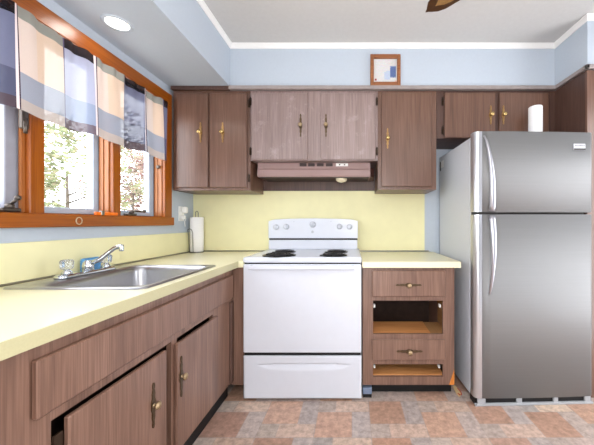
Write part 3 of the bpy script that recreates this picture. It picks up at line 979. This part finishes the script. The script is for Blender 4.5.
# ------------------------------------------------------------------ range hood
def hood():
    x0, x1 = -0.735, 0.172
    yf = 2.20
    t = thing('range_hood', 'brown metal range hood under the short cabinet above the stove', 'range hood', ((x0 + x1) / 2, 2.3, 1.478))
    z0, z1 = 1.487, 1.597
    bm = new()
    prism(bm, [(yf + 0.010, z1), (yf + 0.010, 1.552), (yf, 1.542), (yf, z0 + 0.012), (yf + 0.004, z0), (2.445, z0), (2.445, z1)], x0, x1 - 0.035, 'x')
    obj('canopy', bm, M['hood'], t)
    bm = new(); box(bm, x0 + 0.012, x1 - 0.045, yf + 0.012, 2.43, z0 - 0.004, z0 - 0.0004)  # dark sheet under the canopy, stands in for shade
    obj('filter', bm, M['button'], t)
    bm = new()
    prism(bm, [(x1 - 0.0345, yf + 0.002), (x1 - 0.0345, 2.445), (x1, 2.445), (x1, yf + 0.06)], z0, 1.56, 'z')
    obj('canopy_end', bm, M['hood_dark'], t)
    s = 285 / (yf + 0.012)
    for px in (303.2, 311.5, 320.3, 329.3):
        x = (px - 352.5) / s; z = 1.134 + (222.5 - 164.9) / s
        bobj('push_button', M['button'], t, x - 0.026, x + 0.026, yf + 0.003, yf + 0.016, z - 0.012, z + 0.012, bev=0.002)
    x = (342 - 352.5) / s
    sw = bobj('switch_plate', M['plastic'], t, x - 0.047, x + 0.047, yf + 0.004, yf + 0.016, z - 0.011, z + 0.011, bev=0.002)
    for d in (-0.018, 0.02):
        bobj('rocker', M['steel_dark'], sw, x + d - 0.005, x + d + 0.005, yf + 0.001, yf + 0.006, z - 0.005, z + 0.005)
    bm = new()
    lathe(bm, [(0.046, 0), (0.044, -0.012), (0.032, -0.024), (0.012, -0.030)], ((341.2 - 352.5) / 128.5, 2.27, z0 - 0.0045), 20)
    obj('light_lens', bm, M['hood_lens'], t)
hood()
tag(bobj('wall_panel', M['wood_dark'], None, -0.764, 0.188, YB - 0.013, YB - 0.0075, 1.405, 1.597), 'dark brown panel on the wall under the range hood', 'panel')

# ------------------------------------------------------------------ refrigerator
def fridge():
    t = thing('refrigerator', 'stainless steel top freezer refrigerator with grey sides', 'refrigerator', (0.753, 1.757, 0), math.radians(2.0))
    ORIG[t.name] = Vector((0, 0, 0))
    W, D = 0.757, 0.655
    bm = new(); box(bm, 0.006, W - 0.006, 0.078, D, 0.03, 1.680, bev=0.006, seg=2)
    body = obj('cabinet_shell', bm, M['fridge_side'], t, local=True)
    bm = new(); box(bm, 0.014, W - 0.014, 0.058, 0.0775, 0.06, 1.672)
    obj('gasket', bm, M['gasket'], t, local=True)
    def door(z0, z1):
        bm = new()
        r = 0.026
        xs = 0.048
        pts = [(xs, 0.057), (xs, 0.0)]
        n = 12
        for k in range(1, n):
            u = k / n
            pts.append((xs + u * (W - r - xs), -0.006 * 4 * u * (1 - u)))
        for k in range(7):
            a = PI / 2 - k * (PI / 2) / 6
            pts.append((W - r + r * math.cos(a), r - r * math.sin(a)))
        pts.append((W, 0.057))
        prism(bm, pts, z0, z1, 'z')
        for f in bm.faces:
            if abs(f.normal.z) < 0.5: f.smooth = True
        o = obj('door', bm, M['brushed'], t, local=True)
        ORIG[o.name] = Vector((0, 0, 0))
        bm = new()
        q = 0.030
        pts = [(0.0, 0.057)]
        for k in range(9):
            a = PI - k * (PI / 2) / 8
            pts.append((q + q * math.cos(a), q - (q + 0.003) * math.sin(a)))
        pts += [(xs - 0.002, -0.001), (xs - 0.0004, 0.001), (xs - 0.0004, 0.057)]
        prism(bm, pts, z0 + 0.001, z1 - 0.001, 'z')
        obj('door_edge', bm, M['brushed_edge'], o, local=True, label='bright silver rounded door edge')
        return o
    d1 = door(1.198, 1.697)
    d2 = door(0.048, 1.184)
    # bowed handles
    def handle(d, za, zb, xt):
        bm = new()
        n = 18
        rings = []
        for i in range(n + 1):
            u = i / n           # 0 at the free tip, 1 at the split between the doors
            z = za + (zb - za) * u
            bow = math.sin(PI * min(1, u * 0.92)) ** 0.8
            xx = xt + (0.100 - xt) * (u ** 0.6)
            yy = -0.006 - 0.042 * bow
            wx = 0.005 + 0.014 * (u ** 0.6)
            wy = 0.006 + 0.006 * u
            rings.append([bm.verts.new((xx + wx * math.cos(2 * PI * q / 14), yy + wy * math.sin(2 * PI * q / 14), z)) for q in range(14)])
        for A, B in zip(rings, rings[1:]):
            for q in range(14):
                f = bm.faces.new((A[q], A[(q + 1) % 14], B[(q + 1) % 14], B[q])); f.smooth = True
        bm.faces.new(rings[0][::-1]); bm.faces.new(rings[-1])
        # foot at the split
        z = zb; s = 1 if zb < za else -1
        box(bm, 0.086, 0.114, -0.030, -0.003, min(z, z + s * 0.03), max(z, z + s * 0.03), bev=0.003)
        obj('handle', bm, M['handle'], d, local=True)
    ORIG[d1.name] = ORIG[d2.name] = Vector((0, 0, 0))
    handle(d1, 1.668, 1.205, 0.056)
    handle(d2, 0.690, 1.178, 0.088)
    # maker badge
    xb, zb = 0.660, 1.605
    bm = new(); box(bm, xb - 0.037, xb + 0.037, -0.0085, -0.002, zb - 0.021, zb + 0.019, bev=0.001)
    bd = obj('badge', bm, M['badge'], d1, local=True, label='pale maker badge with a dark bar')
    bm = new(); box(bm, xb - 0.036, xb + 0.036, -0.0095, -0.0082, zb - 0.021, zb - 0.010)
    for k in range(8):
        a = xb - 0.030 + k * 0.0080
        box(bm, a, a + 0.003, -0.0093, -0.0082, zb + 0.002, zb + 0.012)
    obj('badge_lettering', bm, M['gasket'], bd, local=True) if False else obj('badge_lettering', bm, M['gasket'], d1, local=True)
    # base grille and feet
    bm = new()
    box(bm, 0.002, W - 0.004, -0.006, 0.012, 0.002, 0.015, bev=0.002)
    for a, b in ((0.02, 0.07), (0.265, 0.30), (0.50, 0.53), (0.70, 0.74)):
        box(bm, a, b, 0.000, 0.0115, 0.013, 0.046, bev=0.002)
    obj('base_grille', bm, M['grille'], t, local=True)
    bm = new(); box(bm, 0.006, W - 0.006, 0.0122, 0.0775, 0.003, 0.0475)
    obj('grille_gap', bm, M['black'], t, local=True)
    for a in (0.05, W - 0.05):
        for b in (0.13, D - 0.05):
            bm = new(); lathe(bm, [(0.02, 0.001), (0.02, 0.02), (0.012, 0.03), (0.012, 0.031)], (a, b, 0), 12)
            obj('foot', bm, M['black'], t, local=True)
    # sticker near the rear top edge of the side
    bm = new(); box(bm, 0.0045, 0.0058, 0.555, 0.615, 1.585, 1.640)
    obj('sticker', bm, M['plastic'], t, local=True, label='white sticker on the grey side')
    bm = new(); box(bm, 0.0045, 0.0058, 0.617, 0.640, 1.565, 1.640)
    obj('sticker', bm, M['gasket'], t, local=True, label='dark sticker on the grey side')
fridge()

# ------------------------------------------------------------------ things standing about
# paper towels on the refrigerator
c = ((535.4 - 352.5) * 2.02 / 285, 2.02)
def roll(name, label, cx_, cy_, z, r, h):
    t = thing(name, label, 'paper towel roll', (cx_, cy_, z))
    bm = new()
    lathe(bm, [(0.019, 0.001), (r - 0.003, 0.0), (r, 0.003), (r, h - 0.003), (r - 0.003, h), (0.019, h - 0.001)], (cx_, cy_, z), 36, caps=False)
    obj('paper', bm, M['paper'], t)
    bm = new()
    lathe(bm, [(0.0185, 0.001), (0.0185, h - 0.001), (0.0172, h - 0.001), (0.0172, 0.001), (0.0185, 0.001)], (cx_, cy_, z), 24, caps=False)
    obj('core', bm, M['raw_wood_side'], t)
    return t
roll('paper_towel_roll', 'white paper towel roll standing on top of the refrigerator', c[0], c[1], 1.6805, 0.044, 0.272)
# corner holder with roll
hx, hy = -1.297, 2.375
t = thing('paper_towel_holder', 'wire paper towel holder in the counter corner by the window', 'holder', (hx, hy, CZ1))
bm = new(); lathe(bm, [(0.054, 0.0005), (0.054, 0.005), (0.050, 0.008), (0.0, 0.008)], (hx, hy, CZ1), 28, caps=False)
tube(bm, [(hx + 0.054 * math.cos(a * PI / 12), hy + 0.054 * math.sin(a * PI / 12), CZ1 + 0.006) for a in range(24)], 0.003, 6, closed=True)
obj('base', bm, M['wire'], t)
bm = new()
tube(bm, [(hx - 0.012, hy, CZ1 + 0.006), (hx - 0.012, hy, CZ1 + 0.325), (hx - 0.009, hy, CZ1 + 0.338), (hx, hy, CZ1 + 0.344), (hx + 0.009, hy, CZ1 + 0.338), (hx + 0.012, hy, CZ1 + 0.325), (hx + 0.012, hy, CZ1 + 0.006)], 0.0028, 8)
obj('post', bm, M['wire'], t)
bm = new()
ax, ay = hx + 0.002, hy - 0.060
tube(bm, [(ax - 0.040, ay + 0.02, CZ1 + 0.008), (ax - 0.040, ay, CZ1 + 0.17), (ax - 0.043, ay, CZ1 + 0.190), (ax - 0.028, ay - 0.003, CZ1 + 0.198), (ax - 0.010, ay - 0.003, CZ1 + 0.190), (ax - 0.002, ay - 0.002, CZ1 + 0.165), (ax, ay, CZ1 + 0.008)], 0.0028, 8)
obj('tension_arm', bm, M['wire'], t)
roll('paper_towel_roll', 'white paper towel roll on the wire holder beside the backsplash corner', hx, hy, CZ1 + 0.0085, 0.0515, 0.285)

# outlet with plug-in devices on the left wall
ox = XL
t = thing('wall_outlet', 'white double outlet on the blue wall between window and corner', 'outlet', (ox, 2.275, 1.20))
bm = new(); box(bm, ox + 0.0005, ox + 0.006, 2.238, 2.312, 1.145, 1.262, bev=0.002); pl = obj('cover_plate', bm, M['plastic'], t)
for z in (1.18, 1.225):
    bm = new(); box(bm, ox + 0.0062, ox + 0.009, 2.258, 2.292, z - 0.015, z + 0.015, bev=0.004); obj('socket', bm, M['plastic'], t)
bm = new(); box(bm, ox + 0.0095, ox + 0.046, 2.258, 2.306, 1.205, 1.262, bev=0.017, seg=4)
tag(obj('night_light', bm, M['plastic'], loc=(ox, 2.28, 1.23)), 'white plug-in night light in the upper socket of the outlet', 'night light')
bm = new(); box(bm, ox + 0.0095, ox + 0.040, 2.252, 2.280, 1.160, 1.190, bev=0.006, seg=2)
tube(bm, [(ox + 0.03, 2.266, 1.172), (ox + 0.045, 2.27, 1.165), (ox + 0.03, 2.275, 1.14), (ox + 0.02, 2.30, 1.10)], 0.003, 6)
tag(obj('power_plug', bm, M['plastic'], loc=(ox, 2.266, 1.175)), 'white power plug with a cord in the lower socket of the outlet', 'plug')

# framed picture on the ledge
def picture():
    s = 285 / 2.118
    x0, x1 = (370.3 - 352.5) / s, (400.5 - 352.5) / s
    z0, z1 = 2.1485, 1.134 + (222.5 - 54.6) / s
    y0, y1 = 2.108, 2.130
    t = thing('picture_frame', 'small wooden picture frame standing on the ledge above the cabinets', 'picture frame', ((x0 + x1) / 2, 2.12, z0))
    fw = 0.026
    bm = new()
    box(bm, x0, x0 + fw, y0, y1, z0, z1, bev=0.003); box(bm, x1 - fw, x1, y0, y1, z0, z1, bev=0.003)
    box(bm, x0 + fw, x1 - fw, y0, y1, z1 - fw * 1.15, z1, bev=0.003); box(bm, x0 + fw, x1 - fw, y0, y1, z0, z0 + fw * 1.1, bev=0.003)
    obj('frame', bm, M['frame'], t)
    bobj('backing', M['inside'], t, x0 + 0.004, x1 - 0.004, y1, y1 + 0.004, z0 + 0.004, z1 - 0.004)
    bm = new(); cols = []
    a0, a1, c0, c1 = x0 + fw, x1 - fw, z0 + fw * 1.1, z1 - fw * 1.15
    rnd = random.Random(5); n = 24
    for i in range(n):
        for j in range(n):
            u, v = (i + 0.5) / n, (j + 0.5) / n
            xa, xb = a0 + (a1 - a0) * i / n, a0 + (a1 - a0) * (i + 1) / n
            za, zb = c0 + (c1 - c0) * j / n, c0 + (c1 - c0) * (j + 1) / n
            bm.faces.new([bm.verts.new(p) for p in ((xa, y1 - 0.006, za), (xb, y1 - 0.006, za), (xb, y1 - 0.006, zb), (xa, y1 - 0.006, zb))])
            col = (204, 203, 202)
            if 0.72 < u < 0.97 and 0.20 < v < 0.70: col = (84, 104, 152) if (u - 0.86) ** 2 + (v - 0.45) ** 2 < 0.05 else (130, 146, 184)
            elif 0.46 < u < 0.72 and 0.12 < v < 0.45 + 0.3 * (u - 0.46): col = (176, 188, 210)
            elif 0.10 < u < 0.55 and j % 3 == 1 and 0.35 < v < 0.88 and rnd.random() < 0.8: col = (206, 204, 208)
            elif 0.5 < u < 0.85 and j % 3 == 1 and 0.74 < v < 0.95 and rnd.random() < 0.8: col = (206, 196, 196)
            if (u - 0.08) ** 2 + (v - 0.12) ** 2 < 0.0035: col = (150, 40, 60)
            if u > 0.93 and v < 0.10: col = (224, 170, 160)
            cols.append(tuple(min(255, max(0, q + rnd.randint(-4, 4))) for q in col))
    o = obj('printed_card', bm, M['art'], t); paint(o, cols)
picture()

# recessed light in the left soffit
t = thing('recessed_light', 'lit round recessed light in the lowered ceiling over the window', 'ceiling light', (-1.20, 1.455, SOFZ))
bm = new(); lathe(bm, [(0.068, -0.0003), (0.067, -0.003), (0.054, -0.005), (0.0505, -0.0005)], (-1.20, 1.455, SOFZ), 32, caps=False)
obj('trim_ring', bm, M['wall'], t)
bm = new(); lathe(bm, [(0.050, -0.001), (0.050, -0.003), (0.03, -0.004)], (-1.20, 1.455, SOFZ), 32)
obj('lens', bm, M['lens'], t)

# ceiling fan
def fan():
    cx_, cy_ = FAN
    t = thing('ceiling_fan', 'dark wooden ceiling fan with cane inlaid blades', 'ceiling fan', (cx_, cy_, ZC))
    bm = new(); lathe(bm, [(0.07, -0.0005), (0.065, -0.03), (0.03, -0.05), (0.013, -0.055), (0.013, -0.17)], (cx_, cy_, ZC), 24); obj('downrod', bm, M['fan_metal'], t)
    bm = new(); lathe(bm, [(0.03, -0.165), (0.10, -0.18), (0.12, -0.22), (0.11, -0.29), (0.05, -0.32)], (cx_, cy_, ZC), 28); obj('motor', bm, M['fan_metal'], t)
    bm = new(); lathe(bm, [(0.05, -0.321), (0.055, -0.34), (0.04, -0.345)], (cx_, cy_, ZC), 20); obj('globe_collar', bm, M['fan_metal'], t)
    z = 2.200
    half = [(0.0, 0.030), (0.06, 0.044), (0.18, 0.054), (0.34, 0.060), (0.41, 0.056), (0.445, 0.042), (0.466, 0.022), (0.478, 0.008), (0.490, 0.0)]
    def blade_bm(sc, z0, z1, ang, r0):
        b = new()
        up = [(r0 + (u if sc == 1 else 0.05 + u * 0.78), v * sc) for u, v in half]
        poly = up + [(u, -v) for u, v in reversed(up[:-1])]
        poly = [(cx_ + u * math.cos(ang) - v * math.sin(ang), cy_ + u * math.sin(ang) + v * math.cos(ang)) for u, v in poly]
        prism(b, poly, z0, z1, 'z')
        return b
    a0 = math.atan2(0.77, -0.64)
    for k in range(4):
        a = a0 + k * PI / 2
        bl = obj('blade', blade_bm(1, z, z + 0.006, a, 0.15), M['fan_dark'], t)
        obj('cane_inlay', blade_bm(0.60, z - 0.0012, z - 0.0002, a, 0.15), M['cane'], bl)
        bm = new(); tube(bm, [(cx_ + 0.09 * math.cos(a), cy_ + 0.09 * math.sin(a), z + 0.02), (cx_ + 0.2 * math.cos(a), cy_ + 0.2 * math.sin(a), z + 0.011)], 0.0045, 6)
        obj('blade_arm', bm, M['fan_metal'], bl)
fan()

# small things on the window casing
bm = new(); box(bm, -1.3435, -1.3295, 1.478, 1.618, 1.1725, 1.190, bev=0.003)
t = thing('plastic_strip', 'bright orange strip lying on the window casing below the middle window', 'strip', (-1.337, 1.548, 1.172))
obj('strip_body', bm, M['orange'], t)
bm = new(); box(bm, -1.3455, -1.3275, 1.508, 1.530, 1.1728, 1.196, bev=0.003); obj('clip', bm, M['wire'], t)
bm = new()
tube(bm, [(-1.3245, 1.381 + 0.015 * math.cos(a * PI / 10), 1.142 + 0.017 * math.sin(a * PI / 10)) for a in range(20)], 0.0022, 8, closed=True)
tag(obj('shade_ring', bm, M['ring']), 'small white pull ring hanging on the window casing above the faucet', 'ring')

# ------------------------------------------------------------------ valance
def valance():
    t = thing('valance', 'sheer plaid valance hanging across the top of the windows', 'curtain', (-1.28, 1.35, 1.95))
    X0 = -1.282; y0, y1 = 0.74, 1.970; zt, zb = 1.960, 1.560
    ny, nz = 246, 54
    bm = new(); V = []; cols = []
    P = 0.334; YS = 1.409                # plaid repeat and one stripe position
    rnd = random.Random(11)
    for j in range(nz + 1):
        v = j / nz; row = []
        for i in range(ny + 1):
            u = i / ny; y = y0 + (y1 - y0) * u
            top = v ** 3
            hem = (1 - v)
            wave = 0.010 * math.sin(y * 37 + 0.6 * math.sin(y * 9)) * (0.55 + 0.45 * hem) + 0.006 * math.sin(y * 83 + 1.3) * top
            wave += 0.010 * math.sin(2 * PI * (y - YS) / P) * hem
            z = zb + (zt - zb) * v + 0.006 * math.sin(y * 19) * hem + 0.009 * math.sin(y * 23 + 1) * top * (0.5 + 0.5 * math.sin(y * 7))
            row.append(bm.verts.new((X0 + wave + 0.006 * hem, y, z)))
        V.append(row)
    for j in range(nz):
        for i in range(ny):
            f = bm.faces.new((V[j][i], V[j][i + 1], V[j + 1][i + 1], V[j + 1][i])); f.smooth = True
            y = y0 + (y1 - y0) * (i + 0.5) / ny; z = zb + (zt - zb) * (j + 0.5) / nz
            q = ((y - YS) / P) % 1.0
            nband = math.floor((y - YS) / P)
            band = 'head' if z > 1.918 else 'body' if z > 1.706 else 'band' if z > 1.606 else 'hem'
            if q < 0.026: c = (222, 206, 206)
            elif q < 0.045: c = (64, 50, 64)
            elif q < 0.55:
                c = {'head': (138, 138, 132), 'body': (208, 184, 164) if q > 0.26 else (206, 188, 178), 'band': (144, 148, 160), 'hem': (172, 160, 154)}[band]
                if 0.44 < q < 0.50: c = tuple(int(k_ * 1.0) for k_ in c)
            else:
                dk = nband >= 0
                if nband == -2 or dk: c = {'head': (26, 24, 30), 'body': (104, 106, 130), 'band': (80, 82, 104), 'hem': (78, 66, 74)}[band]
                else: c = {'head': (40, 36, 40), 'body': (166, 168, 190), 'band': (140, 150, 174), 'hem': (104, 90, 100)}[band]
                if q < 0.57: c = (92, 84, 110)
            cols.append(c)
    o = obj('cloth', bm, M['cloth'], t)
    paint_order(o, cols)
    bm = new(); tube(bm, [(-1.308, 0.72, 1.944), (-1.308, 1.990, 1.944)], 0.007, 10); 
    for y in (0.74, 1.985):
        tube(bm, [(-1.308, y, 1.944), (-1.3435, y, 1.944)], 0.006, 8)
    rod = thing('curtain_rod', 'dark curtain rod holding the plaid valance', 'curtain rod', (-1.290, 1.35, 1.944))
    obj('rod', bm, M['black'], rod)
    for y in (0.74, 1.985):
        bobj('bracket', M['black'], rod, -1.3445, -1.3405, y - 0.012, y + 0.012, 1.92, 1.968, bev=0.001)
def paint_order(o, cols):
    paint(o, cols)
valance()

# small things on the floor
t = thing('appliance_leveling_block', 'grey blue block on the floor between stove and base cabinet', 'block', (0.095, 1.86, 0))
bobj('block_body', M['grey_blue'], t, 0.066, 0.126, 1.843, 1.895, 0.022, 0.060, bev=0.004)
bobj('block_pad', M['black'], t, 0.068, 0.124, 1.845, 1.893, 0.001, 0.0215)
bm = new()
def fp(px, py): 
    Y = 285 * 1.134 / (py - 222.5); return ((px - 352.5) * Y / 285, Y)
pts = [fp(452.5, 386.6), fp(455.5, 386.4), fp(461.5, 394), fp(459.5, 397.5), fp(456.5, 394.5)]
prism(bm, pts, 0.001, 0.006, 'z')
tag(obj('paper_scrap', bm, M['scrap']), 'torn cream scrap on the floor beside the refrigerator', 'scrap')
bm = new()
w_ = [fp(457.5, 389.5), fp(459.3, 391.5), fp(461.2, 394.2), fp(461.4, 396), fp(459.8, 396.4), fp(458, 394.6)]
tube(bm, [(a, b, 0.0095) for a, b in w_], 0.003, 6)
tag(obj('wire_scrap', bm, M['red']), 'short red wire bit lying on the floor scrap by the refrigerator', 'wire')
